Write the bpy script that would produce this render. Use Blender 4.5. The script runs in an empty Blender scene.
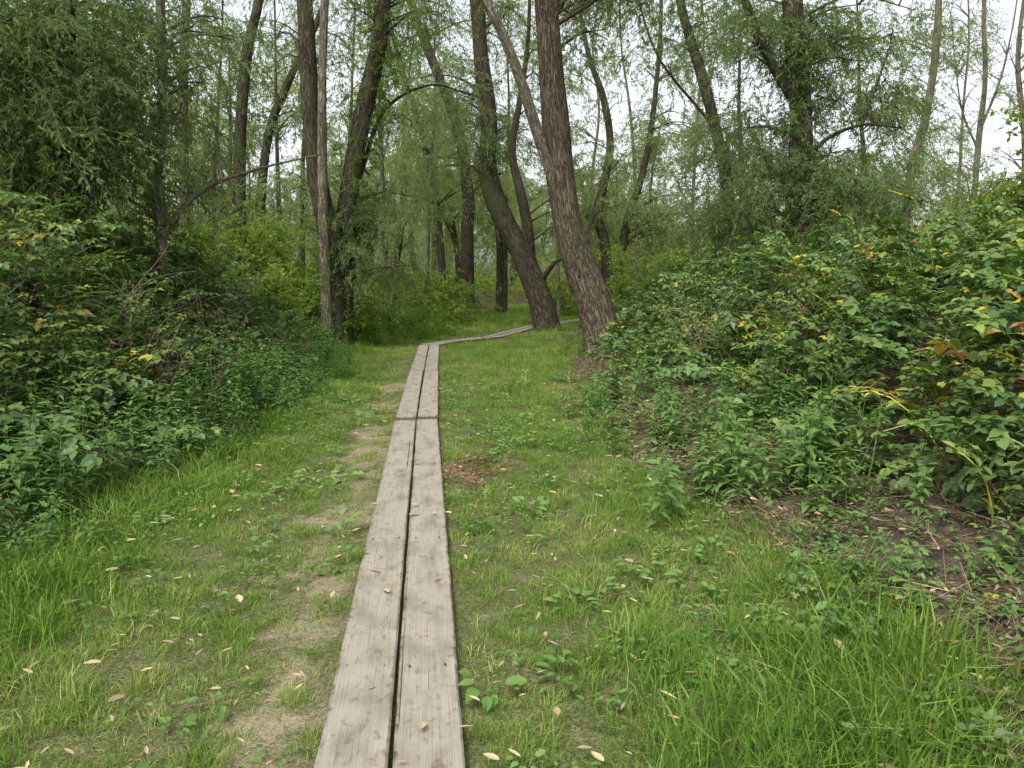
import bpy, math, random, bmesh
import numpy as np
from math import sin, cos, pi
from mathutils import Vector, Matrix
random.seed(7); R = np.random.RandomState(11)
scn = bpy.context.scene
scn.view_settings.view_transform='Standard'; scn.view_settings.look='None'; scn.view_settings.exposure=0

# ------------------------------------------------------------------ camera
CAMZ=1.6; PITCH=math.radians(7.7); F=769.0
cam=bpy.data.cameras.new('camera'); co=bpy.data.objects.new('camera',cam); scn.collection.objects.link(co)
co.location=(0,0,CAMZ); co.rotation_euler=(pi/2-PITCH,0,0)
cam.sensor_width=36; cam.lens=36*F/1024; cam.clip_end=2000; cam.clip_start=0.05
scn.camera=co
def W(a,b,Y):
    """world point on a sight-line survey: bearing a, height b, forward distance Y"""
    r=(a-512)/F; u=(384-b)/F
    yw=cos(PITCH)+sin(PITCH)*u; zw=-sin(PITCH)+cos(PITCH)*u
    t=Y/yw
    return np.array([r*t,Y,CAMZ+zw*t])

# ------------------------------------------------------------------ noise / terrain
_tabs={}
def vn(x,y,s,seed=0):
    if seed not in _tabs: _tabs[seed]=np.random.RandomState(seed+100).rand(128,128)
    T=_tabs[seed]; x=np.asarray(x,float)/s+1000.; y=np.asarray(y,float)/s+1000.
    xi=np.floor(x).astype(int); yi=np.floor(y).astype(int); fx=x-xi; fy=y-yi
    fx=fx*fx*(3-2*fx); fy=fy*fy*(3-2*fy)
    a=T[xi%128,yi%128]; b=T[(xi+1)%128,yi%128]; c=T[xi%128,(yi+1)%128]; d=T[(xi+1)%128,(yi+1)%128]
    return (a*(1-fx)+b*fx)*(1-fy)+(c*(1-fx)+d*fx)*fy
def ss(t): t=np.clip(t,0,1); return t*t*(3-2*t)
def XR(y): return np.interp(y,[-10,0,2.5,4.3,6.7,10,15,19,25,32,40,55],[2.3,2.1,1.72,1.42,1.15,0.8,1.0,1.4,1.7,3.2,6,12])
def XL(y): return np.interp(y,[-10,3,5,8,12,18,27,35,50,70],[-3.2,-2.95,-2.75,-2.5,-2.9,-3.9,-4.6,-3.2,1,6])
def H(x,y):
    x=np.asarray(x,float); y=np.asarray(y,float)
    wob=(vn(x,y,1.6,3)-.5)*.5
    dr=np.maximum(0,x-XR(y)+.25+wob); dl=np.maximum(0,XL(y)-x-.1+wob)
    fr=1-.45*ss((y-13)/8); 
    z=1.25*ss(dr/3.6)*fr+0.9*ss(dl/3.0)
    z=z+(vn(x,y,.9,1)-.5)*.06+(vn(x,y,.3,2)-.5)*.02
    z=z+(vn(x,y,3,5)-.5)*.35*np.clip((dr+dl)/2,0,1)
    z=z*(1-.5*ss((np.hypot(x,y)-60)/60))
    d=bd(x,y); k=ss((d-.2)/.5)
    return z*k+(1-k)*(.02)
PATH=np.array([[-.03,-1.0],[-1.064,8.42],[-2.0,18.6],[-0.55,21.0],[0.75,26.0],[3.5,32.0]])
def bd(x,y):
    x=np.asarray(x,float); y=np.asarray(y,float); best=np.full(np.broadcast(x,y).shape,1e9)
    for a,b in zip(PATH[:-1],PATH[1:]):
        v=b-a; L=v@v; t=np.clip(((x-a[0])*v[0]+(y-a[1])*v[1])/L,0,1)
        best=np.minimum(best,np.hypot(x-a[0]-t*v[0],y-a[1]-t*v[1]))
    return best
def isleft(x,y): return x<np.interp(y,PATH[:3,1],PATH[:3,0])
def WORN(x,y):
    d=bd(x,y); left=isleft(x,y)
    band=np.where(left,np.exp(-((d-.45)/.30)**2),.5*np.exp(-((d-.3)/.25)**2))
    n=vn(x,y,.45,8)*.45+vn(x,y,.13,9)*.55
    w=band*.58+n*.95-.82
    w=w+np.exp(-((x+.3)**2/.05+(y-6.3)**2/.3))*.4
    return np.clip(w*1.7,0,1)*(1-.6*ss((y-9)/8))
def LITTER(x,y):
    d=x-XR(y)
    n=vn(x,y,.8,12)*.6+vn(x,y,.3,13)*.4
    r=ss((d+.15+(n-.5)*.9)/.35)
    l=ss((XL(y)-.3-x)/.5)
    return np.clip(np.maximum(r,l),0,1)

# ------------------------------------------------------------------ materials
def mat(name):
    m=bpy.data.materials.new(name); m.use_nodes=True; nt=m.node_tree; nt.nodes.clear()
    return m,nt,nt.nodes,nt.links
def ramp(N,stops):
    r=N.new('ShaderNodeValToRGB'); e=r.color_ramp.elements
    e[0].position=stops[0][0]; e[0].color=(*stops[0][1],1); e[1].position=stops[-1][0]; e[1].color=(*stops[-1][1],1)
    for p,c in stops[1:-1]:
        q=e.new(p); q.color=(*c,1)
    return r
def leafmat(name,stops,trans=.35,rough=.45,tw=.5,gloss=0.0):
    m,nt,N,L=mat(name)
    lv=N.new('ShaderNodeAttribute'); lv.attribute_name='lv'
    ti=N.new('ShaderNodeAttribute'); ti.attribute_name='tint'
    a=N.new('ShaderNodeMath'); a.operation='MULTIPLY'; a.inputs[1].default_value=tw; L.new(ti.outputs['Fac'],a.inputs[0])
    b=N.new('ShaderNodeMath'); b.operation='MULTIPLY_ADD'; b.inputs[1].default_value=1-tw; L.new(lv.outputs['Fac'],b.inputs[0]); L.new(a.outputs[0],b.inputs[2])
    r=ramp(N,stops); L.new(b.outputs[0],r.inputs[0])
    p=N.new('ShaderNodeBsdfDiffuse'); L.new(r.outputs[0],p.inputs['Color']); cur=p.outputs[0]
    if gloss:
        g=N.new('ShaderNodeBsdfGlossy'); g.inputs['Roughness'].default_value=rough; g.inputs['Color'].default_value=(.9,.95,1,1)
        mg=N.new('ShaderNodeMixShader'); mg.inputs[0].default_value=gloss; L.new(cur,mg.inputs[1]); L.new(g.outputs[0],mg.inputs[2]); cur=mg.outputs[0]
    if trans:
        t=N.new('ShaderNodeBsdfTranslucent')
        hs=N.new('ShaderNodeMix'); hs.data_type='RGBA'; hs.blend_type='MULTIPLY'; hs.inputs[0].default_value=1
        L.new(r.outputs[0],hs.inputs[6]); hs.inputs[7].default_value=(1.5,1.65,.8,1); L.new(hs.outputs[2],t.inputs[0])
        mx=N.new('ShaderNodeMixShader'); mx.inputs[0].default_value=trans
        L.new(cur,mx.inputs[1]); L.new(t.outputs[0],mx.inputs[2]); cur=mx.outputs[0]
    o=N.new('ShaderNodeOutputMaterial'); L.new(cur,o.inputs[0])
    return m
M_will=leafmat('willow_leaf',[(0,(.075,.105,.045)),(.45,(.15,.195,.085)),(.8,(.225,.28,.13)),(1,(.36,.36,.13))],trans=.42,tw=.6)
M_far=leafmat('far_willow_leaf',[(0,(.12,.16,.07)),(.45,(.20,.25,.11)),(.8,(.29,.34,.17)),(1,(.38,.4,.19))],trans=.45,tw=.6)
M_broad=leafmat('broad_leaf',[(0,(.055,.095,.025)),(.5,(.13,.20,.045)),(.85,(.23,.29,.065)),(1,(.4,.37,.07))],trans=.42,tw=.6)
M_bram=leafmat('bramble_leaf',[(0,(.04,.08,.024)),(.45,(.085,.15,.04)),(.75,(.15,.22,.055)),(.87,(.23,.28,.06)),(.93,(.56,.46,.05)),(1,(.36,.18,.07))],trans=.22,tw=.3,rough=.45,gloss=.03)
M_net=leafmat('nettle_leaf',[(0,(.055,.12,.032)),(.5,(.11,.20,.055)),(1,(.19,.29,.085))],trans=.28,tw=.5,gloss=.015)
M_grass=leafmat('grass_blade',[(0,(.055,.11,.018)),(.35,(.11,.205,.032)),(.6,(.18,.28,.05)),(.78,(.29,.33,.10)),(.9,(.44,.38,.20)),(1,(.5,.43,.27))],trans=.25,tw=.6)
M_weed=leafmat('weed_leaf',[(0,(.055,.125,.03)),(.5,(.11,.205,.05)),(1,(.2,.30,.10))],trans=.25,tw=.4)
M_dead=leafmat('dead_leaf',[(0,(.07,.05,.035)),(.4,(.17,.125,.08)),(.7,(.29,.22,.145)),(.9,(.48,.38,.22)),(1,(.58,.46,.14))],trans=.0,tw=.3)
M_red=leafmat('rust_leaf',[(0,(.17,.08,.055)),(1,(.34,.18,.13))],trans=0,tw=.3)
M_stem=leafmat('dead_stem',[(0,(.09,.065,.048)),(1,(.26,.19,.13))],trans=0,tw=.5)

def bark(name,c1,c2,c3,moss=.3):
    m,nt,N,L=mat(name)
    uv=N.new('ShaderNodeAttribute'); uv.attribute_name='UVMap'
    mp=N.new('ShaderNodeMapping'); mp.inputs['Scale'].default_value=(1,.2,1); L.new(uv.outputs['Vector'],mp.inputs[0])
    n1=N.new('ShaderNodeTexNoise'); n1.inputs['Scale'].default_value=18; n1.inputs['Detail'].default_value=6; n1.inputs['Distortion'].default_value=1.0; L.new(mp.outputs[0],n1.inputs[0])
    v=N.new('ShaderNodeTexVoronoi'); v.feature='DISTANCE_TO_EDGE'; v.inputs['Scale'].default_value=17
    ad=N.new('ShaderNodeVectorMath'); ad.operation='ADD'; L.new(mp.outputs[0],ad.inputs[0])
    sc=N.new('ShaderNodeVectorMath'); sc.operation='SCALE'; sc.inputs['Scale'].default_value=.16; L.new(n1.outputs['Color'],sc.inputs[0]); L.new(sc.outputs[0],ad.inputs[1]); L.new(ad.outputs[0],v.inputs[0])
    r=ramp(N,[(.25,c1),(.5,c2),(.75,c3)]); L.new(n1.outputs[0],r.inputs[0])
    fr=ramp(N,[(0,(.3,.3,.3)),(.16,(1,1,1))]); L.new(v.outputs[0],fr.inputs[0])
    mu=N.new('ShaderNodeMix'); mu.data_type='RGBA'; mu.blend_type='MULTIPLY'; mu.inputs[0].default_value=1; L.new(r.outputs[0],mu.inputs[6]); L.new(fr.outputs[0],mu.inputs[7])
    g=N.new('ShaderNodeNewGeometry'); n2=N.new('ShaderNodeTexNoise'); n2.inputs['Scale'].default_value=1.6; n2.inputs['Detail'].default_value=4; L.new(g.outputs['Position'],n2.inputs[0])
    mr=ramp(N,[(.45,(0,0,0)),(.65,(moss,moss,moss))]); L.new(n2.outputs[0],mr.inputs[0])
    mm=N.new('ShaderNodeMix'); mm.data_type='RGBA'; L.new(mr.outputs[0],mm.inputs[0]); L.new(mu.outputs[2],mm.inputs[6]); mm.inputs[7].default_value=(.085,.10,.045,1)
    bh=N.new('ShaderNodeMath'); bh.operation='MULTIPLY'; L.new(fr.outputs[0],bh.inputs[0]); L.new(n1.outputs[0],bh.inputs[1])
    bp=N.new('ShaderNodeBump'); bp.inputs['Strength'].default_value=.9; bp.inputs['Distance'].default_value=.05; L.new(bh.outputs[0],bp.inputs['Height'])
    p=N.new('ShaderNodeBsdfDiffuse'); L.new(mm.outputs[2],p.inputs['Color']); L.new(bp.outputs[0],p.inputs['Normal'])
    o=N.new('ShaderNodeOutputMaterial'); L.new(p.outputs[0],o.inputs[0]); return m
M_bark=bark('willow_bark',(.07,.055,.04),(.155,.122,.09),(.25,.2,.15))
M_barkd=bark('dark_bark',(.048,.04,.03),(.105,.088,.064),(.19,.16,.115),.6)
M_barkp=bark('pale_bark',(.14,.12,.085),(.27,.235,.175),(.40,.35,.27),.35)

# ------------------------------------------------------------------ mesh helpers
class MB:
    def __init__(s): s.v=[]; s.f=[]; s.lv=[]
    def leaf(s,base,d,n,L,w,lv,kind='diamond',droop=.2):
        d=np.array(d,float); d/=np.linalg.norm(d)+1e-9; n=np.array(n,float); sd=np.cross(d,n); sd/=np.linalg.norm(sd)+1e-9; n=np.cross(sd,d)
        b=len(s.v); base=np.array(base,float)
        if kind=='diamond':
            s.v+=[base, base+d*L*.4+sd*w*.5+n*w*.15, base+d*L-n*L*droop, base+d*L*.4-sd*w*.5+n*w*.15]
            s.f.append((b,b+1,b+2,b+3)); s.lv+=[lv]*4; return
        st={'oval':[(.2,.78),(.5,1.0),(.8,.58)],'oval2':[(.28,.95),(.7,.75)],'pointed':[(.2,.95),(.6,.6)]}[kind]
        s.v.append(base)
        for t,ww in st:
            c=base+d*L*t-n*L*droop*t*t
            s.v+=[c+sd*w*.5*ww+n*w*.16*ww,c,c-sd*w*.5*ww+n*w*.16*ww]
        s.v.append(base+d*L-n*L*droop)
        F=[(0,1,2),(0,2,3)]
        for i in range(len(st)-1): q=1+3*i; F+=[(q,q+3,q+4,q+1),(q+1,q+4,q+5,q+2)]
        q=1+3*(len(st)-1); e=q+3; F+=[(q,e,q+1),(q+1,e,q+2)]
        for f in F: s.f.append(tuple(b+i for i in f))
        s.lv+=[lv]*(e+1)
    def stem(s,pts,r0,r1,lv=.3,k=3):
        b=len(s.v); n=len(pts)
        for i,p in enumerate(pts):
            q=pts[min(i+1,n-1)]-pts[max(i-1,0)]; q=q/(np.linalg.norm(q)+1e-9)
            a=np.cross(q,[.3,.9,.1]); a/=np.linalg.norm(a)+1e-9; c=np.cross(q,a); r=r0+(r1-r0)*i/(n-1)
            for j in range(k): s.v.append(p+r*(a*cos(2*pi*j/k)+c*sin(2*pi*j/k))); s.lv.append(lv)
        for i in range(n-1):
            for j in range(k if k>2 else 1):
                s.f.append((b+i*k+j,b+i*k+(j+1)%k,b+(i+1)*k+(j+1)%k,b+(i+1)*k+j))
    def blade(s,base,d,h,w,bend,lv):
        sd=np.array([-d[1],d[0],0]); b=len(s.v)
        a=random.uniform(-1,1); sd=sd*cos(a)+np.array([d[0],d[1],0])*sin(a)
        for t in (0,.55,1):
            c=base+np.array([d[0],d[1],0])*h*bend*t*t+np.array([0,0,1])*h*(t-.45*bend*t*t)
            if t<1: ww=w*(1-.2*t); s.v+=[c-sd*ww*.5,c+sd*ww*.5]; s.lv+=[lv]*2
            else: s.v.append(c); s.lv.append(lv)
        s.f+=[(b,b+1,b+3,b+2),(b+2,b+3,b+4)]
    def obj(s,name,m,coll):
        me=bpy.data.meshes.new(name); me.from_pydata([tuple(map(float,p)) for p in s.v],[],s.f)
        at=me.attributes.new('lv','FLOAT','POINT'); at.data.foreach_set('value',np.array(s.lv,np.float32))
        me.materials.append(m); me.update()
        o=bpy.data.objects.new(name,me); coll.objects.link(o); return o
ru=random.uniform
def rdir(up=0):
    a=ru(0,2*pi); z=ru(-1,1) if not up else ru(*up); r=math.sqrt(max(0,1-z*z)); return np.array([r*cos(a),r*sin(a),z])
def proto(n): return bpy.data.collections.new(n)

def willow(cn,m,nl,ls):
    C=proto(cn)
    for k in range(5):
        b=MB(); L=ru(.7,.95)
        for br in range(4):
            a0=ru(-.7,.7); ln=L*ru(.55,1) ; st=np.array([0,0,0.]) if br<2 else np.array([ru(.1,.35),ru(-.05,.05),0])
            pts=[st+np.array([cos(a0)*ln*t,sin(a0)*ln*t,ru(-.02,.02)+.12*t-.45*t*t*ln+.15*(br-1.5)*t]) for t in np.linspace(0,1,4)]
            b.stem(pts,.006,.002,.1,2)
            for i in range(nl):
                t=ru(.08,1)*3; j=min(int(t),2); p=pts[j]+(pts[j+1]-pts[j])*(t-j); dd=pts[j+1]-pts[j]; dd/=np.linalg.norm(dd)
                b.leaf(p,dd*.7+rdir()*.8+np.array([0,0,-.25]),rdir((.2,1)),ru(.07,.115)*ls,ru(.018,.03)*ls,ru(0,1)**1.2,droop=ru(0,.3))
        b.obj(f'{cn}_{k}',m,C)
    return C
C_will=willow('willow_sprays',M_will,19,1.0)
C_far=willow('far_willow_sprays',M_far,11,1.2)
C_broad=proto('broadleaf_sprays')
for k in range(4):
    b=MB(); L=ru(.5,.7)
    for br in range(4):
        a0=ru(-.9,.9); ln=L*ru(.5,1)
        pts=[np.array([cos(a0)*ln*t,sin(a0)*ln*t,.1*t-.15*t*t+.12*(br-1.5)*t]) for t in np.linspace(0,1,4)]
        b.stem(pts,.006,.002,.2,2)
        for i in range(11):
            t=ru(.1,1)*3; j=min(int(t),2); p=pts[j]+(pts[j+1]-pts[j])*(t-j); dd=pts[j+1]-pts[j]
            b.leaf(p,dd/np.linalg.norm(dd)*.5+rdir()*.8,rdir((.3,1)),ru(.055,.09),ru(.035,.055),ru(0,1)**1.2,droop=ru(0,.4))
    b.obj(f'broad_spray_{k}',M_broad,C_broad)
def bramble(cn,kind):
    C=proto(cn)
    for k in range(6):
        b=MB(); 
        for cane in range(2):
            a=ru(0,2*pi) if cane else 0; L=ru(.6,.95); out=ru(.35,.7)
            pts=[np.array([cos(a)*L*out*t*1.2,sin(a)*L*out*t*1.2,L*(1.1*t-.65*t*t)]) for t in np.linspace(0,1,6)]
            b.stem(pts,.005,.003,.97 if random.random()<.35 else .1,3 if kind=='oval2' else 2)
            for i in range(9):
                t=(.18+.82*i/8)*5; j=min(int(t),4); p=pts[j]+(pts[j+1]-pts[j])*(t-j)
                a2=ru(0,2*pi); pd=np.array([cos(a2),sin(a2),ru(.0,.5)]); q=p+pd*ru(.03,.08)
                b.stem([p,q],.002,.0015,.4,2)
                lv=ru(0,.93) if random.random()<.94 else 1.0
                nn=np.array([ru(-.35,.35),ru(-.35,.35),1]); s0=ru(.75,1.3)
                f=np.array([cos(a2),sin(a2),ru(-.25,.1)]); g=np.array([-sin(a2),cos(a2),0])
                for dd,ll in ((f,.082),(g+f*.25,.066),(-g+f*.25,.066)):
                    b.leaf(q,dd,nn+np.array([ru(-.2,.2),ru(-.2,.2),0]),ll*s0,ll*.72*s0,min(1,max(0,lv+ru(-.06,.06))),kind,ru(.05,.35))
        b.obj(f'{cn}_{k}',M_bram,C)
    return C
C_bram=bramble('bramble_sprays','oval2'); C_bramf=bramble('far_bramble_sprays','diamond')
C_net=proto('nettle_stems')
for k in range(4):
    b=MB()
    for st in range(2):
        h=ru(.5,.75); lx,ly=ru(-.12,.12),ru(-.12,.12); o=np.array([ru(-.06,.06),ru(-.06,.06),0])
        pts=[o+np.array([lx*t*t,ly*t*t,h*t]) for t in np.linspace(0,1,4)]
        b.stem(pts,.004,.002,.5); n=8; a0=ru(0,pi)
        for i in range(n):
            t=.2+.8*i/(n-1); p=o+np.array([lx*t*t,ly*t*t,h*t]); a0+=pi/2
            sz=(.12 if t<.8 else .07)*ru(.8,1.15)
            for q in (0,pi):
                a=a0+q+ru(-.3,.3); d=np.array([cos(a),sin(a),ru(-.15,.35) if t<.9 else .6])
                b.leaf(p+d*.015,d,(0,0,1) if t<.9 else (cos(a),sin(a),1),sz,sz*.5,ru(0,1),'pointed',ru(.15,.45))
    b.obj(f'nettle_{k}',M_net,C_net)
C_grass=proto('grass_tufts')
for k in range(5):
    b=MB(); lng=k>=3
    for i in range(50 if not lng else 34):
        a=ru(0,2*pi); r=.12*math.sqrt(ru(0,1)); base=np.array([r*cos(a),r*sin(a),-.005]); a+=ru(-1.2,1.2)
        h=ru(.04,.12) if not lng else ru(.12,.27)
        b.blade(base,(cos(a),sin(a)),h,ru(.0035,.006)*(1 if not lng else 1.05),ru(.15,1.05),ru(0,.9) if random.random()>.1 else 1.3)
    b.obj(f'grass_tuft_{k}',M_grass,C_grass)
C_weed=proto('weed_rosettes')
for k in range(4):
    b=MB()
    for i in range(random.randint(8,14)):
        a=ru(0,2*pi); e=ru(.1,.9); r=ru(.0,.06); d=np.array([cos(a)*cos(e),sin(a)*cos(e),sin(e)])
        p=np.array([cos(a)*r,sin(a)*r,0]); q=p+d*ru(.02,.08); b.stem([p,q],.0015,.0012,.5,2)
        l=ru(.022,.045) if k<3 else ru(.045,.075)
        b.leaf(q,(cos(a),sin(a),ru(-.1,.4)),(0,0,1),l,l*ru(.5,.8),ru(0,1),'oval',ru(.05,.4))
    b.obj(f'weed_{k}',M_weed,C_weed)
C_lit=proto('leaf_litter_bits')
for k in range(5):
    b=MB()
    for i in range(34):
        r=.18*math.sqrt(ru(0,1)); a=ru(0,2*pi); p=np.array([r*cos(a),r*sin(a),ru(.003,.03)])
        a=ru(0,2*pi)
        if random.random()<.6: b.leaf(p,(cos(a),sin(a),ru(-.2,.25)),(ru(-.6,.6),ru(-.6,.6),1),ru(.02,.055),ru(.008,.02),ru(0,1)**1.3,'pointed',ru(-.3,.4))
        else: l=ru(.06,.3); b.stem([p,p+np.array([cos(a)*l,sin(a)*l,ru(-.01,.04)])],.002,.0012,ru(0,.8),3)
    b.obj(f'litter_{k}',M_dead,C_lit)
C_fall=proto('fallen_leaves_bits')
for k in range(5):
    b=MB(); l=ru(.04,.07); b.leaf((0,0,.004),(1,0,.05),(0,0.1,1),l,l*(.22 if k<4 else .45),[1,.9,.75,.95,.85][k],'oval',ru(-.1,.15)); b.obj(f'fallen_{k}',M_dead,C_fall)
C_red=proto('rust_leaves_bits')
for k in range(2):
    b=MB()
    for i in range(15):
        r=.1*math.sqrt(ru(0,1)); a=ru(0,2*pi); p=np.array([r*cos(a),r*sin(a),ru(.003,.02)]); a=ru(0,2*pi)
        b.leaf(p,(cos(a),sin(a),ru(-.2,.25)),(ru(-.6,.6),ru(-.6,.6),1),ru(.025,.05),ru(.008,.018),ru(0,1),'pointed',ru(-.3,.4))
    b.obj(f'rust_{k}',M_red,C_red)
C_dead=proto('dead_stems_bits')
for k in range(4):
    b=MB()
    for i in range(7):
        a=ru(0,2*pi); L=ru(.5,1.3); o_=ru(.1,.7); o=np.array([ru(-.15,.15),ru(-.15,.15),0]); w=ru(0,6)
        pts=[o+np.array([cos(a)*L*o_*t+.04*sin(w+6*t),sin(a)*L*o_*t+.04*cos(w+5*t),L*(1.1*t-.6*t*t)]) for t in np.linspace(0,1,7)]
        b.stem(pts,.004,.0015,ru(0,1))
        for j in range(2):
            p=pts[random.randint(2,6)]; b.leaf(p,rdir(),rdir(),ru(.03,.05),ru(.012,.025),ru(0,1),'pointed',.5)
    b.obj(f'dead_stem_{k}',M_stem,C_dead)

# ------------------------------------------------------------------ instancer (realised for quick tracing)
_g={}
def group(coll):
    if coll.name in _g: return _g[coll.name]
    g=bpy.data.node_groups.new('scatter_'+coll.name,'GeometryNodeTree')
    g.interface.new_socket('Geometry',in_out='INPUT',socket_type='NodeSocketGeometry'); g.interface.new_socket('Geometry',in_out='OUTPUT',socket_type='NodeSocketGeometry')
    N=g.nodes; L=g.links; i=N.new('NodeGroupInput'); o=N.new('NodeGroupOutput')
    ci=N.new('GeometryNodeCollectionInfo'); ci.inputs['Collection'].default_value=coll; ci.inputs['Separate Children'].default_value=True; ci.inputs['Reset Children'].default_value=True
    ip=N.new('GeometryNodeInstanceOnPoints'); ip.inputs['Pick Instance'].default_value=True
    rz=N.new('GeometryNodeRealizeInstances')
    def na(n,t):
        a=N.new('GeometryNodeInputNamedAttribute'); a.data_type=t; a.inputs['Name'].default_value=n; return a.outputs['Attribute']
    L.new(i.outputs[0],ip.inputs['Points']); L.new(ci.outputs[0],ip.inputs['Instance'])
    L.new(na('idx','INT'),ip.inputs['Instance Index']); L.new(na('rot','FLOAT_VECTOR'),ip.inputs['Rotation']); L.new(na('scl','FLOAT'),ip.inputs['Scale'])
    L.new(ip.outputs[0],rz.inputs[0]); cur=rz.outputs[0]
    for nm in ('rot','scl','idx'):
        ra=N.new('GeometryNodeRemoveAttribute'); ra.inputs['Name'].default_value=nm; L.new(cur,ra.inputs[0]); cur=ra.outputs[0]
    L.new(cur,o.inputs[0]); _g[coll.name]=g; return g
def scatter(name,P,rot,scl,tint,coll,parent=None,idx=None):
    P=np.asarray(P,np.float32); n=len(P)
    me=bpy.data.meshes.new(name); me.vertices.add(n); me.vertices.foreach_set('co',P.ravel())
    def at(nm,t,key,a): x=me.attributes.new(nm,t,'POINT'); x.data.foreach_set(key,a)
    at('rot','FLOAT_VECTOR','vector',np.asarray(rot,np.float32).ravel()); at('scl','FLOAT','value',np.asarray(scl,np.float32))
    at('tint','FLOAT','value',np.asarray(tint,np.float32))
    if idx is None: idx=R.randint(0,len(coll.objects),n)
    at('idx','INT','value',np.asarray(idx,np.int32)); me.update()
    o=bpy.data.objects.new(name,me); scn.collection.objects.link(o)
    md=o.modifiers.new('scatter','NODES'); md.node_group=group(coll)
    if parent: o.parent=parent
    return o
def yaw(n,tilt=.15): return np.stack([R.normal(0,tilt,n),R.normal(0,tilt,n),R.uniform(0,2*pi,n)],1)

# ------------------------------------------------------------------ ground
xs=np.unique(np.concatenate([np.arange(-9,9.01,.09),np.sign(np.linspace(-1,1,60))*(9+391*np.abs(np.linspace(-1,1,60))**2.5)]))
ys=np.unique(np.concatenate([np.arange(-3,24,.11),np.arange(24,45,.5),45+455*np.linspace(0,1,30)**2,-3-197*np.linspace(0,1,14)**2]))
X,Y=np.meshgrid(xs,ys); Z=H(X,Y); nx,ny=len(xs),len(ys)
me=bpy.data.meshes.new('ground'); V=np.stack([X,Y,Z],-1).reshape(-1,3)
ii=(np.arange(ny-1)[:,None]*nx+np.arange(nx-1)[None,:]).ravel()
me.from_pydata(V.tolist(),[],np.stack([ii,ii+1,ii+nx+1,ii+nx],1).tolist())
for nm,fn in (('worn',WORN),('litter',LITTER)):
    a=me.attributes.new(nm,'FLOAT','POINT'); a.data.foreach_set('value',fn(V[:,0],V[:,1]).astype(np.float32))
me.polygons.foreach_set('use_smooth',[True]*len(me.polygons))
ground=bpy.data.objects.new('ground',me); scn.collection.objects.link(ground)
m,nt,N,L=mat('ground_soil_grass')
g=N.new('ShaderNodeNewGeometry')
def noise(s,d=5,dist=0):
    n=N.new('ShaderNodeTexNoise'); n.inputs['Scale'].default_value=s; n.inputs['Detail'].default_value=d; n.inputs['Distortion'].default_value=dist; L.new(g.outputs['Position'],n.inputs[0]); return n
n2=noise(60,5,1.5); n3=noise(14,4)
rg=ramp(N,[(.3,(.035,.045,.018)),(.5,(.085,.10,.037)),(.7,(.20,.185,.095))]); L.new(n2.outputs[0],rg.inputs[0])
rd=ramp(N,[(.3,(.10,.085,.052)),(.5,(.22,.185,.12)),(.7,(.34,.295,.20))]); L.new(n2.outputs[0],rd.inputs[0])
rl=ramp(N,[(.3,(.03,.024,.018)),(.5,(.08,.062,.047)),(.7,(.17,.135,.10))]); L.new(n2.outputs[0],rl.inputs[0])
aw=N.new('ShaderNodeAttribute'); aw.attribute_name='worn'; al=N.new('ShaderNodeAttribute'); al.attribute_name='litter'
mx=N.new('ShaderNodeMath'); mx.operation='MULTIPLY_ADD'; mx.inputs[1].default_value=.9; L.new(n3.outputs[0],mx.inputs[0]); L.new(aw.outputs['Fac'],mx.inputs[2])
wr=ramp(N,[(.5,(0,0,0)),(1,(1,1,1))]); L.new(mx.outputs[0],wr.inputs[0])
m1=N.new('ShaderNodeMix'); m1.data_type='RGBA'; L.new(wr.outputs[0],m1.inputs[0]); L.new(rg.outputs[0],m1.inputs[6]); L.new(rd.outputs[0],m1.inputs[7])
m2=N.new('ShaderNodeMix'); m2.data_type='RGBA'; L.new(al.outputs['Fac'],m2.inputs[0]); L.new(m1.outputs[2],m2.inputs[6]); L.new(rl.outputs[0],m2.inputs[7])
bp=N.new('ShaderNodeBump'); bp.inputs['Strength'].default_value=.5; bp.inputs['Distance'].default_value=.015; L.new(n2.outputs[0],bp.inputs['Height'])
p=N.new('ShaderNodeBsdfDiffuse'); L.new(m2.outputs[2],p.inputs['Color']); L.new(bp.outputs[0],p.inputs['Normal'])
o=N.new('ShaderNodeOutputMaterial'); L.new(p.outputs[0],o.inputs[0]); me.materials.append(m)

# ------------------------------------------------------------------ boardwalk
m,nt,N,L=mat('weathered_plank')
uv=N.new('ShaderNodeAttribute'); uv.attribute_name='UVMap'
def mapn(sx,sy,scale,det,dist=0):
    mp=N.new('ShaderNodeMapping'); mp.inputs['Scale'].default_value=(sx,sy,1); L.new(uv.outputs['Vector'],mp.inputs[0])
    n=N.new('ShaderNodeTexNoise'); n.inputs['Scale'].default_value=scale; n.inputs['Detail'].default_value=det; n.inputs['Distortion'].default_value=dist; L.new(mp.outputs[0],n.inputs[0]); return n
gr=mapn(1.2,120,2,6,.2); bl=mapn(1.6,3,2.6,6); ck=mapn(.35,42,1.6,3,.1); fi=mapn(70,120,6,4); st=mapn(5,7,4,6,.6)
c1=ramp(N,[(.22,(.20,.18,.145)),(.5,(.30,.27,.22)),(.78,(.37,.335,.28))]); L.new(gr.outputs[0],c1.inputs[0])
c2=ramp(N,[(.3,(.66,.64,.6)),(.55,(1,1,1)),(.75,(1.0,.985,.96))]); L.new(bl.outputs[0],c2.inputs[0])
c3=ramp(N,[(.30,(.28,.25,.21)),(.325,(1,1,1))]); L.new(ck.outputs[0],c3.inputs[0])
c4=ramp(N,[(.3,(.55,.55,.55)),(.5,(1,1,1))]); L.new(fi.outputs[0],c4.inputs[0])
c5=ramp(N,[(.56,(1,1,1)),(.70,(.68,.63,.53))]); L.new(st.outputs[0],c5.inputs[0])
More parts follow.
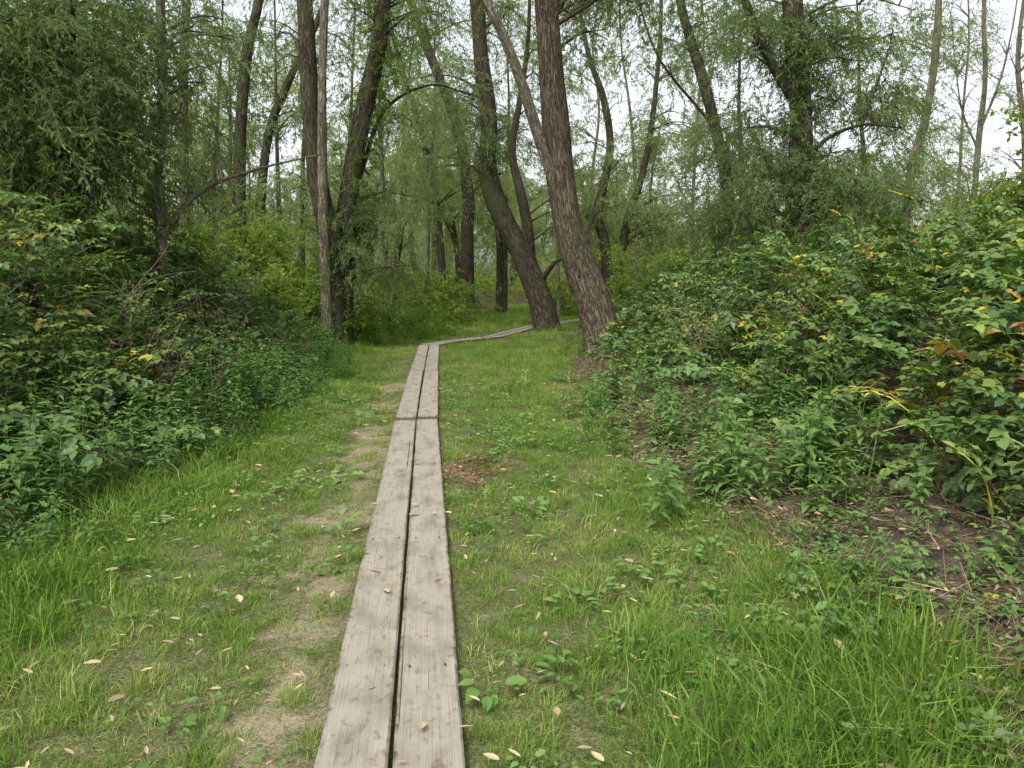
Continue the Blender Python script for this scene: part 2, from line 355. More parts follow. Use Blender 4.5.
# dirt and damp creeping in from the plank edges
ea=N.new('ShaderNodeAttribute'); ea.attribute_name='edge'
em=N.new('ShaderNodeMath'); em.operation='MULTIPLY_ADD'; em.inputs[1].default_value=.9; L.new(st.outputs[0],em.inputs[0]); L.new(ea.outputs['Fac'],em.inputs[2])
c6=ramp(N,[(.75,(1,1,1)),(1,(.5,.45,.36))]); 
ed=N.new('ShaderNodeMath'); ed.operation='MULTIPLY'; ed.inputs[1].default_value=.68; L.new(em.outputs[0],ed.inputs[0]); L.new(ed.outputs[0],c6.inputs[0])
cur=c1.outputs[0]
for c in (c2,c3,c4,c5,c6):
    x=N.new('ShaderNodeMix'); x.data_type='RGBA'; x.blend_type='MULTIPLY'; x.inputs[0].default_value=1 if c is not c4 else .6; L.new(cur,x.inputs[6]); L.new(c.outputs[0],x.inputs[7]); cur=x.outputs[2]
hm=N.new('ShaderNodeMath'); hm.operation='MULTIPLY'; L.new(gr.outputs[0],hm.inputs[0]); L.new(c3.outputs[0],hm.inputs[1])
bp=N.new('ShaderNodeBump'); bp.inputs['Strength'].default_value=.4; bp.inputs['Distance'].default_value=.005; L.new(hm.outputs[0],bp.inputs['Height'])
p=N.new('ShaderNodeBsdfPrincipled'); p.inputs['Roughness'].default_value=.8; p.inputs['Specular IOR Level'].default_value=.2; L.new(cur,p.inputs['Base Color']); L.new(bp.outputs[0],p.inputs['Normal'])
o=N.new('ShaderNodeOutputMaterial'); L.new(p.outputs[0],o.inputs[0]); M_plank=m
m,nt,N,L=mat('rusty_nail'); p=N.new('ShaderNodeBsdfPrincipled'); p.inputs['Base Color'].default_value=(.05,.03,.02,1); p.inputs['Roughness'].default_value=.8; o=N.new('ShaderNodeOutputMaterial'); L.new(p.outputs[0],o.inputs[0]); M_nail=m
bw=bpy.data.objects.new('boardwalk',None); scn.collection.objects.link(bw)
def plank(a,b,off0,off1,w,top,th,name,seed,sag=1):
    a=np.array(a,float); b=np.array(b,float); Ld=np.linalg.norm(b-a); d=(b-a)/Ld; s=np.array([d[1],-d[0]]); n=max(3,int(Ld/.1))
    V=[];U=[];E=[];rs=np.random.RandomState(seed); ph=rs.rand(4)*6
    e=.005
    for i in range(n+1):
        t=i/n; dist=t*Ld; off=off0+(off1-off0)*t; c=a+d*dist+s*off
        wl=w/2+.002*sin(dist*1.1+ph[0])+.0008*sin(dist*11+ph[1])+rs.normal(0,.0009); wr=w/2+.002*sin(dist*.9+ph[2])+.0008*sin(dist*9+ph[3])+rs.normal(0,.0009)
        zt=top+sag*(.005*sin(dist*.9+ph[1])+.0015*sin(dist*4+ph[2]))
        for (o_,z,ev) in ((-wl,zt-th,1),(-wl,zt-e*1.2,.9),(-wl+e*1.6,zt-.001,.8),(-w*.33,zt-.003,0),(w*.33,zt-.003,0),(wr-e*1.6,zt-.001,.8),(wr,zt-e*1.2,.9),(wr,zt-th,1)):
            q=c+s*o_; V.append((q[0],q[1],z)); U.append((dist+seed*7.3,o_+seed*3.1)); E.append(ev if 0<i<n else 1)
    k=8; Fs=[]
    for i in range(n):
        for j in range(k): Fs.append((i*k+j,(i+1)*k+j,(i+1)*k+(j+1)%k,i*k+(j+1)%k))
    Fs.append(tuple(range(k))); Fs.append(tuple(n*k+j for j in range(k-1,-1,-1)))
    me=bpy.data.meshes.new(name); me.from_pydata(V,[],Fs); l=me.uv_layers.new(name='UVMap')
    for lp in me.loops: l.data[lp.index].uv=U[lp.vertex_index]
    ae=me.attributes.new('edge','FLOAT','POINT'); ae.data.foreach_set('value',np.array(E,np.float32))
    me.materials.append(M_plank); me.update()
    bm=bmesh.new(); bm.from_mesh(me); bmesh.ops.recalc_face_normals(bm,faces=bm.faces); bm.to_mesh(me); bm.free()
    o=bpy.data.objects.new(name,me); scn.collection.objects.link(o); o.parent=bw
TOP=.075; pw=.230
plank((-.03,-1.0),(-1.056,8.34),-.122,-.122,pw,TOP,.05,'plank',1); plank((-.03,-1.0),(-1.060,8.38),.121,.123,pw,TOP-.003,.05,'plank',2)
plank((-1.072,8.46),(-1.49,12.9),-.115,-.124,pw,TOP+.012,.05,'plank',3); plank((-1.076,8.50),(-1.49,12.98),.130,.122,pw,TOP+.008,.05,'plank',4)
plank((-1.497,12.98),(-1.98,18.35),-.122,-.123,pw,TOP,.05,'plank',5); plank((-1.507,13.08),(-1.98,18.35),.121,.124,pw,TOP-.003,.05,'plank',6)
sd=7
pieces=[((-2.02,18.42),(-1.45,19.7)),((-1.44,19.73),(-.55,21.0)),((-.54,21.03),(.1,23.4)),((.1,23.43),(.75,26)),((.76,26.03),(3.5,32))]
for a,b in pieces:
    plank(a,b,-.122,-.121,pw,TOP,.05,'plank',sd); plank(a,b,.121,.123,pw,TOP-.003,.05,'plank',sd+1); sd+=2
def sleeper(y,ext=.31,xo=0):
    x=np.interp(y,PATH[:3,1],PATH[:3,0]); plank((x-ext+xo,y),(x+ext+xo,y+.05),0,0,.10,TOP-.068,.09,'sleeper',int(y*10)+50,0)
for y in (1.2,4.4,6.3,8.40,10.6,12.97,15.5,18.1): sleeper(y,.27,.02 if y!=4.4 else .05)
bmn=bmesh.new()
for y0 in (-.9,2.9,4.42,6.32,8.28,8.6,10.6,12.85,13.15,15.5,18.2):
    xc=np.interp(y0,PATH[:3,1],PATH[:3,0])
    for ox in (-.2,-.05,.05,.19):
        bmesh.ops.create_cone(bmn,cap_ends=True,segments=8,radius1=.005,radius2=.004,depth=.006,matrix=Matrix.Translation((xc+ox,y0+ru(-.02,.02),TOP+(.012 if 8.42<y0<13 else 0))))
men=bpy.data.meshes.new('nails'); bmn.to_mesh(men); men.materials.append(M_nail); on=bpy.data.objects.new('nails',men); scn.collection.objects.link(on); on.parent=bw

# ------------------------------------------------------------------ ground cover scatters
def sample(x0,x1,y0,y1,dens): n=int((x1-x0)*(y1-y0)*dens); return R.uniform(x0,x1,n),R.uniform(y0,y1,n)
def keep(x,y,p): k=R.rand(len(x))<p; return x[k],y[k]
GP=[];GS=[];GT=[];GI=[]
for (x0,x1,y0,y1,dn,sc) in ((-4.2,3,1.4,5.5,125,1.0),(-4.2,3,5.5,10,85,1.15),(-5,3,10,20,42,1.5),(-8,12,20,50,9,2.6)):
    x,y=sample(x0,x1,y0,y1,dn); d=bd(x,y); w=WORN(x,y)
    inside=ss((x-XL(y)+.45)/.4)*ss((XR(y)-x+.35+(vn(x,y,.5,21)-.5)*.9)/.35)
    x,y=keep(x,y,(d>.256)*inside*(1-.65*w)*(.55+.45*vn(x,y,.3,35)+.3*(d>.9))); d=bd(x,y); w=WORN(x,y)
    lush=vn(x,y,.7,31)*.5+vn(x,y,.25,32)*.5
    left=isleft(x,y)
    edge=np.where(left,ss((d-.9)/1.1),ss((d-.55)/.6)*ss((4.6-y)/1.5)+.15*ss((d-.8)/.6))
    tall=np.clip(edge*(.1+lush*1.0)+.12*lush,0,1.1)
    s=(.52+.62*tall)*R.uniform(.55,1.4,len(x))*sc*(1-.35*w)
    t=.16+.42*vn(x,y,.9,33)+.38*(1-edge)*vn(x,y,.28,34)+.4*w+R.normal(0,.13,len(x))
    idx=np.where(R.rand(len(x))<np.clip(tall*.6,0,.75),R.randint(3,5,len(x)),R.randint(0,3,len(x)))
    GP.append(np.stack([x,y,H(x,y)],1)); GS.append(s); GT.append(np.clip(t,0,1)); GI.append(idx)
GP=np.concatenate(GP); scatter('grass',GP,yaw(len(GP),.14),np.concatenate(GS),np.concatenate(GT),C_grass,idx=np.concatenate(GI))
x,y=sample(-4,3.4,1.5,13,85); d=bd(x,y); pr=(d>.3)*np.clip((vn(x,y,.6,41)*.6+vn(x,y,.2,42)*.4-.3)*2,0,1)*np.where(~isleft(x,y),.95,.5)*(x<XR(y)+1.5)*(x>XL(y)-.2)
x,y=keep(x,y,pr); n=len(x); scatter('broadleaf_weeds',np.stack([x,y,H(x,y)+.03],1),yaw(n,.2),R.uniform(.45,1.15,n),R.rand(n),C_weed)
x,y=sample(.6,6,1.2,14,44); x,y=keep(x,y,LITTER(x,y)*.95*np.where(x>XR(y)+3,.3,1)); n=len(x)
scatter('leaf_litter',np.stack([x,y,H(x,y)],1),yaw(n,.2),R.uniform(.7,1.3,n),R.rand(n),C_lit)
x,y=sample(-2.2,1.8,1.5,10,12); x,y=keep(x,y,(bd(x,y)>.36)*(.12+WORN(x,y))); n=len(x)
scatter('dry_thatch',np.stack([x,y,H(x,y)-.008],1),yaw(n,.05),R.uniform(.45,.7,n),.6+.4*R.rand(n),C_lit)
x,y=sample(-3.5,2.2,1.5,12,24); n=len(x); z=np.where(bd(x,y)<.235,TOP+.004,H(x,y)+.06); k=(np.abs(bd(x,y)-.25)>.02)&((bd(x,y)>.25)|(R.rand(n)<.3)); x,y,z=x[k],y[k],z[k]; n=len(x)
scatter('fallen_leaves',np.stack([x,y,z],1),yaw(n,.05),R.uniform(.6,1.25,n),R.rand(n),C_fall)
n=50; x=-.36+R.normal(0,.15,n); y=6.3+R.normal(0,.27,n); k=bd(x,y)>.27; x,y=x[k],y[k]; n=len(x)
scatter('rust_leaf_patch',np.stack([x,y,H(x,y)+.04],1),yaw(n,.2),R.uniform(.7,1.1,n),R.rand(n),C_red)
# nettles
PX=[]
x,y=sample(-5.2,-2.0,1.5,18,34); d=XL(y)-x+(vn(x,y,.9,51)-.5)*.8; x,y=keep(x,y,ss((d+.3)/.4)*(1-.75*ss((d-1.1)/1.0))); PX.append((x,y,.98)) 
for (cx,cy,sx,sy,n) in ((1.62,5.2,.28,.4,36),(2.1,4.8,.22,.3,18),(1.1,8.6,.25,.6,18),(1.35,7.1,.2,.4,14),(2.2,6.4,.3,.4,20),(1.75,3.6,.22,.4,10),(2.15,3.3,.25,.35,12),(2.6,3.7,.25,.35,10)):
    PX.append((cx+R.normal(0,sx,n),cy+R.normal(0,sy,n),.9 if cy>4 else .42))
x=np.concatenate([a[0] for a in PX]); y=np.concatenate([a[1] for a in PX]); s=np.concatenate([np.full(len(a[0]),a[2]) for a in PX])
k=bd(x,y)>.5; x,y,s=x[k],y[k],s[k]; n=len(x)
scatter('nettles',np.stack([x,y,H(x,y)-.02],1),yaw(n,.16),s*R.uniform(.55,1.15,n)*np.where(x<0,.5+.5*ss((XL(y)-x+.2)/.8),1),np.clip(.4+vn(x,y,1.5,52)*.5+R.normal(0,.12,n),0,1),C_net)
# brambles
def bram(x,y,z,s,t):
    kk=(y<7.5)&(np.abs(x)<6)
    for nm,c,k in (('bramble_thicket',C_bram,kk),('bramble_thicket',C_bramf,~kk)):
        n=int(k.sum()); scatter(nm,np.stack([x[k],y[k],z[k]],1),yaw(n,.3),s[k],t[k],c)
x,y=sample(.8,9.5,1.4,22,42); d=x-XR(y)+(vn(x,y,.8,61)-.5)*1.0; x,y=keep(x,y,np.maximum(ss((d-.85+.75*ss((y-5)/3))/.6),.55*(d>-.05)*(.4+.8*vn(x,y,.4,67)))*np.where(x>6,.6,1)); d=x-XR(y); n=len(x)
mound=vn(x,y,1.5,62); z=H(x,y)-.05+R.rand(n)*.68*ss((d-.9)/1.6)*(.35+mound)
t=vn(x,y,1.1,63)*.75+R.normal(0,.2,n)+.12+.85*np.exp(-((x-3.1)**2+(y-4.9)**2)/.22)+.5*np.exp(-((x-3.4)**2+(y-8)**2)/.7)
bram(x,y,z,R.uniform(.6,1.1,n)*np.where(d<.9,.40,1),np.clip(t,0,1.1))
x,y=sample(-9.5,-2.6,1.5,18,31); d=XL(y)-x+(vn(x,y,.9,65)-.5)*1.0; x,y=keep(x,y,ss((d-.5)/.8)*np.where(x<-7,.5,1)); d=XL(y)-x; n=len(x)
mound=vn(x,y,1.6,66); z=H(x,y)-.05+R.rand(n)*1.3*ss((d-.5)/1.5)*(.25+mound)
bram(x,y,z,R.uniform(.6,1.15,n),np.clip(vn(x,y,1.1,63)*.7+R.normal(0,.2,n)+.12,0,1))
x,y=sample(-6.5,-3,5,15,6.5); d=XL(y)-x; x,y=keep(x,y,ss((d-.4)/.6)*np.clip((vn(x,y,1.3,71)-.35)*3,0,1)); x2,y2=sample(1.5,6,5,15,.7); x2,y2=keep(x2,y2,ss((x2-XR(y2)-.6)/.6)); x=np.r_[x,x2]; y=np.r_[y,y2]; n=len(x)
scatter('dead_bramble_stems',np.stack([x,y,H(x,y)+R.rand(n)*.7],1),yaw(n,.4),R.uniform(.7,1.4,n),R.rand(n),C_dead)

# ------------------------------------------------------------------ trees
def smooth(P,n=5):
    P=[np.array(p,float) for p in P]; Q=[2*P[0]-P[1]]+P+[2*P[-1]-P[-2]]; out=[]
    for i in range(1,len(Q)-2):
        for t in np.linspace(0,1,n,endpoint=False):
            a,b,c,d=Q[i-1],Q[i],Q[i+1],Q[i+2]
            out.append(.5*((2*b)+(-a+c)*t+(2*a-5*b+4*c-d)*t*t+(-a+3*b-3*c+d)*t**3))
    out.append(P[-1]); return np.array(out)
class TM:
    def __init__(s): s.v=[];s.f=[];s.uv=[]
    def tube(s,P,r0,r1,k=10,flare=0,rough=.05):
        P=np.asarray(P); n=len(P); b=len(s.v); a=None; L=0; ph=ru(0,6)
        for i in range(n):
            q=P[min(i+1,n-1)]-P[max(i-1,0)]; q=q/(np.linalg.norm(q)+1e-9)
            if a is None: a=np.cross(q,[.2,1,.1])
            a=a-q*(a@q); a/=np.linalg.norm(a)+1e-9; c=np.cross(q,a)
            if i: L+=np.linalg.norm(P[i]-P[i-1])
            t=i/(n-1); r=r0+(r1-r0)*t**.8
            if flare: r*=1+flare*math.exp(-L/.35)
            for j in range(k):
                th=2*pi*j/k; rr=r*(1+rough*sin(3*th+ph+L*1.3)+rough*.8*sin(2*th-L*2.1+ph)+(flare*.35*sin(5*th+ph)*math.exp(-L/.4)))
                s.v.append(P[i]+rr*(a*cos(th)+c*sin(th)))
        L=0
        for i in range(n-1):
            dl=np.linalg.norm(P[i+1]-P[i])
            for j in range(k):
                s.f.append((b+i*k+j,b+i*k+(j+1)%k,b+(i+1)*k+(j+1)%k,b+(i+1)*k+j))
                u0,u1=j/k*2*pi*r0,(j+1)/k*2*pi*r0
                s.uv+=[(u0,L),(u1,L),(u1,L+dl),(u0,L+dl)]
            L+=dl
    def obj(s,name,m):
        me=bpy.data.meshes.new(name); me.from_pydata([tuple(map(float,p)) for p in s.v],[],s.f)
        l=me.uv_layers.new(name='UVMap'); l.data.foreach_set('uv',np.array(s.uv,np.float32).ravel())
        me.polygons.foreach_set('use_smooth',[True]*len(me.polygons)); me.materials.append(m); me.update()
        o=bpy.data.objects.new(name,me); scn.collection.objects.link(o); return o
def crown(tm,trunkpts,c,rad,n,nbr,out,sc=1.,tint=.4,br=.045):
    """limbs from the trunk into a crown mass and sprays on and round them"""
    c=np.array(c); rad=np.array(rad,float)
    T=np.array(trunkpts); cl=[]
    for i in range(nbr):
        q=rdir()*ru(.35,.95)*rad; tgt=c+q
        if len(T):
            dd=np.linalg.norm(T-tgt,axis=1)+np.maximum(0,T[:,2]-tgt[2]+.3)*3; s0=T[np.argmin(dd+R.rand(len(T))*.5)]
        else: s0=np.array([c[0]+ru(-.2,.2),c[1]+ru(-.2,.2),float(H(c[0],c[1]))-.05])
        D=np.linalg.norm(tgt-s0); mid=s0*.5+tgt*.5+np.array([ru(-.1,.1)*D,ru(-.1,.1)*D,.12*D])
        pts=smooth([s0,mid,tgt],4); r0=min(br,.012+.014*D); tm.tube(pts,r0,.007,5)
        cl.append(pts[-1]); cl.append(pts[-3])
        for k in range(2):
            s1=pts[random.randint(3,len(pts)-2)]; t1=s1+rdir()*rad*.45+np.array([0,0,.1]); tm.tube(smooth([s1,(s1+t1)/2+rdir()*.08,t1],3),r0*.45,.004,4); cl.append(t1)
    cl=np.array(cl); extra=c+np.array([rdir()*R.rand()**.4 for _ in range(max(3,nbr//2))])*rad; cl=np.concatenate([cl,extra])
    wts=R.rand(len(cl))**1.4+.12; wts/=wts.sum(); k=R.choice(len(cl),n,p=wts)
    sg=np.minimum(.22*rad,.62); P=cl[k]+R.normal(0,1,(n,3))*sg
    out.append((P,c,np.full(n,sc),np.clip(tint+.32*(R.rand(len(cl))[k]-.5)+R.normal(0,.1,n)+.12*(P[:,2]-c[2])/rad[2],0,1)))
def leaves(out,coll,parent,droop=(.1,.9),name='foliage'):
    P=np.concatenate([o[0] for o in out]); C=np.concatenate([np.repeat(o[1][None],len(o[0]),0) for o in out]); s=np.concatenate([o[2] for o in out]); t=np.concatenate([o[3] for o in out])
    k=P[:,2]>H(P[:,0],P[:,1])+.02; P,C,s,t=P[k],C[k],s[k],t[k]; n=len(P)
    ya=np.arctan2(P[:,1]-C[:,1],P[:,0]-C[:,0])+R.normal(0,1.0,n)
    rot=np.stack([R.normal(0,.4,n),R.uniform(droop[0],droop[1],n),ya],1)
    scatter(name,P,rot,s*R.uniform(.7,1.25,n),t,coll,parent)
DENS=.37
def tree(name,trunks,masses,bk,coll=None,ivy=None,sc=1.,droop=(.1,1.0),dens=None):
    tm=TM(); T=[]
    pale=[]
    for tr in trunks:
        pts=[W(a,b,yy) for (a,b,yy) in tr['p']]
        if tr.get('root',True): pts[0][2]=float(H(pts[0][0],pts[0][1]))-.15
        sp=smooth(pts,6)
        t_=TM() if tr.get('pale') else tm
        t_.tube(sp,tr['r'][0],tr['r'][1],tr.get('k',14),tr.get('fl',.0),tr.get('ro',.05)); T+=list(sp)
        if tr.get('pale'): pale.append(t_)
    out=[]
    for (a,b,yy,rx,ry,rz,n,nb,ti) in masses:
        f=(dens or DENS)*(.25 if b<-50 else 1)
        crown(tm,T,W(a,b,yy),(rx,ry,rz),max(8,int(n*f)),nb,out,sc,ti+.03)
    o=tm.obj(name,bk)
    for t_ in pale: q=t_.obj('leaning_limb',M_barkp); q.parent=o
    if out: leaves(out,coll or C_will,o,droop)
    if ivy:
        io=[]
        for (a,b,yy,rx,ry,rz,n) in ivy:
            c=W(a,b,yy); P=c+R.normal(0,1,(n,3))*np.array([rx,ry,rz]); io.append((P,c,np.full(n,.55),np.clip(R.normal(.2,.12,n),0,1)))
        leaves(io,C_broad,o,(-.4,.6),'ivy')
    return o
# A: main leaning willow
tree('willow_tree',[dict(p=[(606,352,15),(592,300,15),(573,240,15),(561,180,15),(553,100,15),(548,30,15),(543,-60,15.2),(530,-200,15.5),(520,-330,15.5)],r=(.36,.16),fl=.35,k=20,ro=.06),
  dict(p=[(559,196,15),(543,150,14.75),(533,118,14.6),(519,75,14.5),(502,33,14.4),(484,-4,14.3),(465,-70,14.1)],r=(.115,.08),root=False,pale=True),
  dict(p=[(548,20,15),(585,-40,15.5),(640,-120,16)],r=(.14,.05),root=False)],
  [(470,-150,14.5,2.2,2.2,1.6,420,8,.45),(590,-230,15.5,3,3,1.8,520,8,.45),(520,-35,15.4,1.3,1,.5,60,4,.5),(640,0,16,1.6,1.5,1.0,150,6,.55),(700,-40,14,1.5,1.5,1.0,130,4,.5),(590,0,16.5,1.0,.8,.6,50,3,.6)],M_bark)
# B: curved trunk
tree('willow_tree',[dict(p=[(548,330,24.5),(539,296,24.5),(521,252,24.5),(498,208,24.5),(488,170,24.5),(489,120,24.5),(481,60,24.5),(477,0,24.5),(470,-100,24.5)],r=(.42,.19),fl=.25),
  dict(p=[(530,270,24.5),(528,230,24.2),(520,190,24),(512,150,24),(520,100,24),(528,40,24),(530,-30,24)],r=(.22,.04),root=False),
  dict(p=[(538,285,24.5),(556,262,24),(580,250,23.5)],r=(.12,.03),root=False)],
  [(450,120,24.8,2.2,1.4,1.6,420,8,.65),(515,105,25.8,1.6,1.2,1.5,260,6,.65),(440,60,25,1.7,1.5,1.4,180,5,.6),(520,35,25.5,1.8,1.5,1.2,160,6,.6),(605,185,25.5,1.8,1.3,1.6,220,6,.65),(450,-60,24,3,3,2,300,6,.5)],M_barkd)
# C: left cluster
tree('willow_tree',[dict(p=[(334,305,18),(329,240,18),(318,180,18),(310,110,18),(307,40,18),(302,-60,18),(296,-200,18)],r=(.26,.15),fl=.3),
  dict(p=[(340,300,18.3),(346,230,18.3),(353,170,18.3),(366,100,18.3),(379,40,18.3),(387,-60,18.3),(400,-180,18.3)],r=(.26,.16),fl=.2),
  dict(p=[(326,290,17.7),(323,200,17.7),(322,100,17.6),(325,0,17.6),(330,-100,17.6)],r=(.13,.07),pale=True),
  dict(p=[(348,225,18.3),(362,170,18.5),(385,110,18.7),(430,85,18.9),(470,95,19)],r=(.07,.015),root=False)],
  [(395,215,18.9,1.0,.9,1.3,320,6,.45),(375,262,18.3,1.0,.9,.6,160,4,.5),(345,60,19.2,1.3,.9,1.4,120,5,.4),(405,20,18.9,1.4,1.2,1.0,150,6,.5),(285,20,18.9,1.0,1.2,.8,50,3,.5),(298,190,18.9,.6,.8,.9,50,4,.8),(340,-140,18,3.5,3,2,480,8,.4)],M_barkd,
  ivy=[(366,120,18.3,.24,.22,1.0,120),(379,50,18.3,.24,.22,.8,90),(352,200,18.3,.2,.22,.7,60),(330,255,17.9,.2,.25,.6,40)])
# D
tree('willow_tree',[dict(p=[(160,250,11),(160,190,11),(162,100,11),(160,0,11),(154,-100,11)],r=(.08,.05),k=10),
  dict(p=[(162,238,11),(186,204,11),(215,184,11.2),(262,168,11.4),(322,154,11.6)],r=(.05,.010),root=False,k=8),
  dict(p=[(161,225,11),(150,180,10.8),(128,120,10.6),(95,60,10.4)],r=(.05,.02),root=False,k=8)],
  [(200,50,11.8,.8,1,.9,40,5,.5),(105,150,11.2,.9,.9,.8,150,5,.4),(150,30,11.8,.8,.8,.7,60,4,.4),(190,130,12.1,.5,.5,.5,20,3,.5),(190,-120,11,2,2,1,160,6,.5)],M_barkp)
tree('willow_tree',[dict(p=[(40,250,10),(48,180,10),(60,100,10),(70,0,10),(75,-120,10)],r=(.14,.09)),dict(p=[(30,250,10),(5,150,10),(-40,50,9.6)],r=(.11,.05))],
  [(60,70,10.4,1.3,1.2,1.2,400,9,.35),(20,150,10.2,1.1,1,.8,350,7,.3),(95,130,11,.9,.8,.9,180,6,.4),(10,20,10,1.1,1.1,.9,260,6,.35),(110,20,11,.9,1,.9,160,6,.45),(-70,90,9,1.3,1.3,1.5,300,7,.3),(40,-130,10,2.4,2,1.2,350,6,.4)],M_barkd,dens=.42)
# E
tree('willow_tree',[dict(p=[(236,225,22),(240,150,22),(246,60,22),(259,0,22),(270,-90,22)],r=(.19,.11)),dict(p=[(250,225,22.3),(266,150,22.3),(289,80,22.3),(318,20,22.5),(340,-40,22.5)],r=(.15,.07)),dict(p=[(184,230,22),(183,120,22),(186,20,22),(190,-60,22)],r=(.15,.10),pale=True)],
  [(205,110,22.7,1.6,1.2,1.4,220,6,.6),(170,190,22.7,1.7,1.2,1.2,230,6,.55),(265,215,22,1.4,1.0,1.0,180,5,.65),(225,30,23,1.8,1.2,1.1,100,5,.55),(280,110,23,1.1,1,1,60,4,.65),(140,60,22.8,1.8,1.4,2,220,6,.45),(230,-110,22,4,3,2,350,6,.5)],M_barkd)
# F
tree('willow_tree',[dict(p=[(468,288,30),(467,235,30),(468,195,30),(458,130,30),(432,60,30),(410,0,30),(395,-60,30)],r=(.29,.13)),dict(p=[(444,285,31),(438,220,31),(424,140,31),(402,70,31),(385,0,31),(375,-60,31)],r=(.18,.05))],
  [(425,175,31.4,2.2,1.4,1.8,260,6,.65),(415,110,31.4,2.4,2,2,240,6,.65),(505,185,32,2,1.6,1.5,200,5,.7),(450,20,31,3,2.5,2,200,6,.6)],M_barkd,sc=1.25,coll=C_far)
# G
tree('willow_tree',[dict(p=[(613,292,27),(605,245,27),(598,212,27),(610,150,27),(604,100,27),(590,60,27),(580,10,27),(578,-50,27)],r=(.22,.05)),dict(p=[(615,285,27),(624,235,27),(641,180,27),(652,120,27),(660,40,27),(662,-50,27)],r=(.18,.05))],
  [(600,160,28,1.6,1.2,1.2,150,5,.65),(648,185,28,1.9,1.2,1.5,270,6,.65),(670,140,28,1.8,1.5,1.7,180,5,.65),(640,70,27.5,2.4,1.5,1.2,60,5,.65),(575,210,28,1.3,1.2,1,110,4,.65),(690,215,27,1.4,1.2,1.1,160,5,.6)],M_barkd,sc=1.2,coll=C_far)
# H right dense
tree('willow_tree',[dict(p=[(796,250,16.5),(799,180,16.5),(801,120,16.5),(796,50,16.5),(790,-40,16.5),(785,-160,16.5)],r=(.28,.17),fl=.2),dict(p=[(799,170,16.5),(825,140,16),(862,125,15.8),(900,128,15.6)],r=(.06,.015),root=False,k=8),dict(p=[(801,110,16.5),(770,60,16.3),(745,0,16),(730,-60,16)],r=(.12,.06),root=False)],
  [(755,205,16.7,1.0,.8,.9,260,7,.45),(845,205,16.2,1.0,.8,.8,250,6,.45),(755,130,17,.9,.8,1.0,210,6,.5),(845,150,16.5,.9,.8,.8,190,6,.5),(835,70,17,1.1,.8,1.1,220,7,.5),(750,40,17,.9,.8,1.0,120,6,.55),(885,90,16.5,.8,.8,1.1,110,6,.6),(800,15,17.4,1.4,.8,.9,160,6,.55),(880,20,16.6,1.0,1.0,.8,70,5,.6),(800,-130,16,3,2.6,1.4,400,7,.5)],M_barkd,dens=.45,
  ivy=[(801,130,16.4,.24,.22,.9,90),(797,50,16.4,.22,.22,.8,80),(798,215,16.4,.25,.22,.4,60)])
tree('willow_tree',[dict(p=[(722,262,20),(728,200,20),(716,130,20),(700,70,20),(682,10,20),(672,-60,20)],r=(.19,.10)),dict(p=[(716,130,20),(700,110,20),(660,60,19.8),(640,5,19.6),(630,-50,19.6)],r=(.05,.015),root=False,k=7)],
  [(710,225,20.7,1.1,.9,.9,220,6,.6),(725,150,20.8,1.0,.8,1.2,160,5,.65),(705,40,20.8,1.2,1,1.1,90,5,.65),(660,60,20.8,.8,.8,.8,30,4,.6),(690,-60,20,2.4,2,1.2,170,5,.5)],M_barkd)
# I
tree('poplar_tree',[dict(p=[(903,230,23),(910,180,23),(925,120,23),(936,50,23),(940,-40,23)],r=(.16,.08))],
  [(900,185,23.4,1.5,1.3,1.2,200,5,.7),(925,110,23.4,1.0,1,1.6,100,6,.75),(935,30,23.4,.9,1,1.6,50,6,.75),(870,200,22,1.4,1.2,1,160,5,.65),(900,60,24,1.0,1,1.6,70,5,.75)],M_barkp)
tree('poplar_tree',[dict(p=[(972,225,26),(978,150,26),(985,80,26),(984,10,26),(990,-60,26)],r=(.11,.05)),dict(p=[(980,130,26),(1000,80,26),(1012,30,26),(1020,-20,26)],r=(.05,.015),root=False,k=7),dict(p=[(1030,230,25),(1025,150,25),(1018,60,25),(1028,-30,25)],r=(.12,.05)),dict(p=[(978,150,26),(962,110,26),(955,60,26),(950,10,26)],r=(.04,.01),root=False,k=7)],
  [(980,170,26,1.8,1.5,.9,80,8,.85),(985,80,26,1.8,1.5,2,40,16,.85),(1020,60,25,1.5,1.5,2,34,12,.75),(950,40,26,1.2,1.2,1.4,24,8,.85),(1010,200,24,2,1.5,.7,220,6,.65)],M_barkp)
tree('hawthorn_tree',[dict(p=[(1075,260,9),(1070,180,9),(1050,120,9)],r=(.09,.04))],[(1030,170,9.2,.6,.6,.4,40,5,.85),(1070,130,9,.9,.8,.6,90,4,.8),(990,205,9.5,.5,.5,.25,40,4,.7)],M_barkd,coll=C_broad)
# thin young trees between the big ones
for (a,Ys,ln) in ((210,27,8),(385,26,-6),(425,28,10),(560,32,-8),(585,30,14),(640,33,-10),(690,26,8),(745,24,-6),(870,27,-10),(60,20,6),(120,19,-8),(300,30,5),(505,36,4),(955,30,8),(280,24,-4),(345,27,6)):
    pts=[(a,240,Ys),(a+ln*.5,180,Ys),(a+ln,110,Ys),(a+ln*ru(.5,2),40,Ys),(a+ln*ru(1,2.5),-30,Ys)]
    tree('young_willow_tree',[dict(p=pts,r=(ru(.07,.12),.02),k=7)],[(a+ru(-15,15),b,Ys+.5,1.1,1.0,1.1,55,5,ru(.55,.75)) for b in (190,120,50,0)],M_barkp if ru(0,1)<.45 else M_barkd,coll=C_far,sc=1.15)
def shrub(name,a,Y_,rx,ry,rz,zc,n,ti,coll,sc=1.):
    x=(a-512)/F*Y_; c=np.array([x,Y_,float(H(x,Y_))+zc]); tm=TM(); out=[]; crown(tm,[],c,(rx,ry,rz),int(n*.55),8,out,sc*1.05,ti+.03); o=tm.obj(name,M_barkd); leaves(out,coll,o,(-.3,.6))
